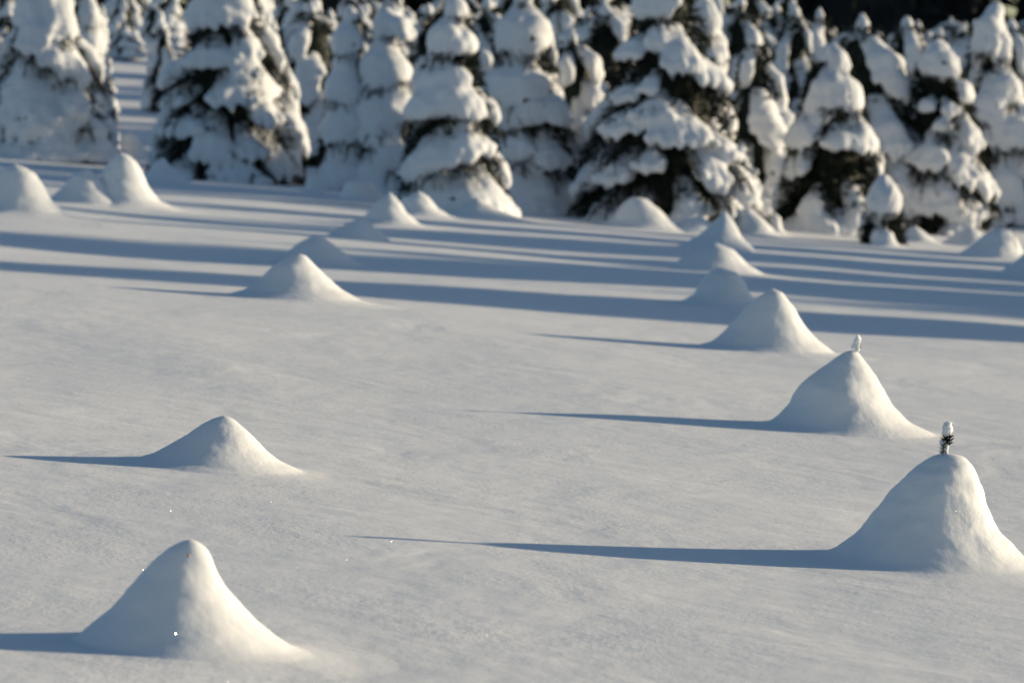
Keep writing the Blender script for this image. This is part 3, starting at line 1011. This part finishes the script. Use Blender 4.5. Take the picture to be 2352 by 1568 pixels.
SIDE_SEED = 537
for x, y, H, k, a in side_layout(SIDE_SEED):
    copy_tree(k, (x, y, float(G(x, y))), a, (H / 2.7 * 0.62, H / 2.7 * 0.62, H / 2.7), SL, SIDE)

# ------------------------------------------------------------------ dark wood far behind
r = np.random.RandomState(3)
VV = []; TT = []; off = 0
cores = []
for k in range(210):
    x = -55 + 215 * r.rand(); y = 100 + 30 * r.rand()
    gz = float(G(x, y)) - 0.3
    H = 9 + 6 * r.rand(); R = 1.6 + 1.0 * r.rand()
    n = 360
    z = H * r.rand(n) ** 1.2
    a = r.rand(n) * 6.283
    rad = R * (1 - z / H) ** 0.8 * (0.5 + 0.6 * r.rand(n))
    C = np.stack([x + rad * np.cos(a), y + rad * np.sin(a), gz + z], -1)
    d = np.stack([np.cos(a), np.sin(a), -0.5 + 0.5 * r.randn(n)], -1) + 0.4 * r.randn(n, 3)
    d /= np.linalg.norm(d, axis=1)[:, None]
    s = np.cross(d, r.randn(n, 3)); s /= np.linalg.norm(s, axis=1)[:, None]
    L_ = (0.5 + 0.5 * r.rand(n))[:, None]
    V = np.stack([C - s * 0.16, C + s * 0.16, C + d * L_], 1).reshape(-1, 3)
    VV.append(V); TT.append(np.arange(len(V)).reshape(-1, 3) + off); off += len(V)
    na = 8
    ring = np.arange(na) * 2 * math.pi / na
    cv = [np.stack([x + R * 0.6 * (1 - q) * np.cos(ring), y + R * 0.6 * (1 - q) * np.sin(ring), np.full(na, gz + H * q)], -1) for q in (0, 0.35, 0.7, 0.95)]
    cv = np.concatenate(cv)
    cf = []
    for i in range(3):
        for j in range(na):
            p_, q_ = i * na + j, i * na + (j + 1) % na
            cf += [(p_, q_, q_ + na), (p_, q_ + na, p_ + na)]
    VV.append(cv); TT.append(np.array(cf) + off); off += len(cv)
wood = mesh_obj('dark_forest', np.concatenate(VV), np.concatenate(TT), NEEDLE_FAR, smooth=False)
tag(wood, 'almost black conifer wood far behind the plantation', 'forest', kind='stuff')

# ------------------------------------------------------------------ shoots on the mounds
rs = random.Random(21)


def wx(dx, s):
    return dx / s


def snow_blob(root, caps, name='snow_cap', vox=0.0022, noise=0.0012):
    v, q, n, _ = surface_nets(caps, [0] * len(caps), vox, k=0.0018, noise=noise * 1.6, seed=4, nscale=0.09)
    return mesh_obj(name, v, q, SNOW, root, normals=n)


# tall shoot on the nearest right-hand mound
K = 0.62
top = H1 + 73 / s1


def capset(lst, z):
    return [(np.array([p[0] * K, p[1] * K, z + p[2] * K]), np.array([q[0] * K, q[1] * K, z + q[2] * K]), r0 * K, r1 * K) for p, q, r0, r1 in lst]


pth = [(0.0, 0, H1 - 0.03), (-0.002, 0, H1 + 0.015), (0.001, 0, H1 + 0.045), (0.004, 0, top - 0.008)]
v, f = tube(pth, [0.0026, 0.0024, 0.002, 0.0014], 6)
shoot = mesh_obj('shoot', v, f, BARK, m1)
v, f = needle_set(pth, 260, 0.0165, 0.0018, 0.9, rs, 0.34, 0.90)
v2, f2 = needle_set([(0.006, -0.006, H1 + 0.018), (0.008, -0.006, H1 + 0.040)], 46, 0.0150, 0.0022, 0.7, rs)
k = len(v); v += v2; f += [tuple(i + k for i in q) for q in f2]
v2, f2 = needle_set([(-0.008, -0.006, H1 - 0.004), (-0.007, -0.006, H1 + 0.034)], 80, 0.0135, 0.0020, 0.6, rs)
k = len(v); v += v2; f += [tuple(i + k for i in q) for q in f2]
mesh_obj('needles', v, f, NEEDLE, shoot, smooth=False)
caps = capset([((0.008, 0, -0.013), (0.006, 0, -0.028), 0.0120, 0.0175), ((0.006, 0, -0.028), (0.002, -0.002, -0.044), 0.0175, 0.0165),
        ((0.002, -0.002, -0.044), (0.0, -0.003, -0.055), 0.0155, 0.009)], top)
snow_blob(shoot, caps, vox=0.0014, noise=0.0008)
caps = capset([((-0.010, -0.003, 0.044), (-0.006, -0.004, 0.024), 0.0065, 0.006), ((-0.021, -0.004, 0.043), (-0.015, -0.006, 0.040), 0.0045, 0.005),
        ((-0.016, -0.003, 0.024), (-0.013, -0.005, 0.014), 0.0065, 0.008), ((0.003, -0.008, 0.026), (0.002, -0.008, -0.004), 0.0045, 0.006),
        ((-0.020, -0.004, 0.002), (-0.014, -0.004, -0.004), 0.005, 0.007)], H1)
snow_blob(shoot, caps, 'snow_clump', vox=0.0014, noise=0.0006)

# snow-plastered nub
top = H2 + 36 / s2
pth = [(0, 0, H2 - 0.03), (0.001, 0, H2 + 0.01), (0.003, 0, top - 0.006)]
v, f = tube(pth, [0.002, 0.002, 0.0015], 6)
sh2 = mesh_obj('shoot', v, f, BARK, m2)
v, f = needle_set([(0.002, -0.001, H2 - 0.002), (0.006, -0.002, H2 + 0.022)], 60, 0.0125, 0.0016, 0.2, rs)
mesh_obj('needles', v, f, NEEDLE, sh2, smooth=False)
K = 0.72
caps = capset([((0.004, 0, -0.010), (0.003, 0, -0.028), 0.010, 0.0150), ((0.003, 0, -0.028), (0.000, 0, -0.046), 0.0150, 0.010),
        ((-0.008, 0, -0.038), (-0.018, 0, -0.060), 0.007, 0.009), ((0.000, -0.002, -0.045), (0.004, -0.003, -0.075), 0.010, 0.009)], top)
snow_blob(sh2, caps, vox=0.0015, noise=0.0008)
A = lambda x, y, z: np.array([x, y, z])

# frosted twig on the bright left mound
tp = HC + 44 / sC
pth = [(0.0, 0, HC - 0.03), (-0.01, 0, HC + 0.09), (-0.008, 0, tp)]
v, f = tube(pth, [0.006, 0.005, 0.003], 5)
tw = mesh_obj('shoot', v, f, BARK, mc)
v, f = needle_set(pth, 60, 0.02, 0.003, 0.3, rs, 0.1, 1.0)
mesh_obj('needles', v, f, NEEDLE, tw, smooth=False)
caps = [(A(-0.008, 0, HC + 0.03), A(-0.012, 0, HC + 0.06), 0.009, 0.011), (A(-0.008, 0, HC + 0.10), A(-0.008, 0, HC + 0.13), 0.010, 0.009), (A(-0.008, 0, tp - 0.03), A(-0.008, 0, tp), 0.009, 0.006)]
snow_blob(tw, caps, 'snow_clump', vox=0.004)

# bud on the nearest left mound
sb = sL1
bx, bz = 2 / sb, HL1 - 33 / sb
v, f = tube([(bx, -0.052, bz), (bx + 0.001, -0.060, bz + 0.004), (bx + 0.001, -0.065, bz + 0.007)], [0.0022, 0.0026, 0.001], 6)
mesh_obj('bud', v, f, BUD, L1)

# thin line down the flank of the far right mound: a bent grass stalk
v, f = tube([(0.115, -0.09, HST - 0.015), (0.135, -0.12, HST - 0.14), (0.150, -0.16, HST - 0.25)], [0.0035, 0.003, 0.002], 5)
mesh_obj('stalk', v, f, BARK, mst)
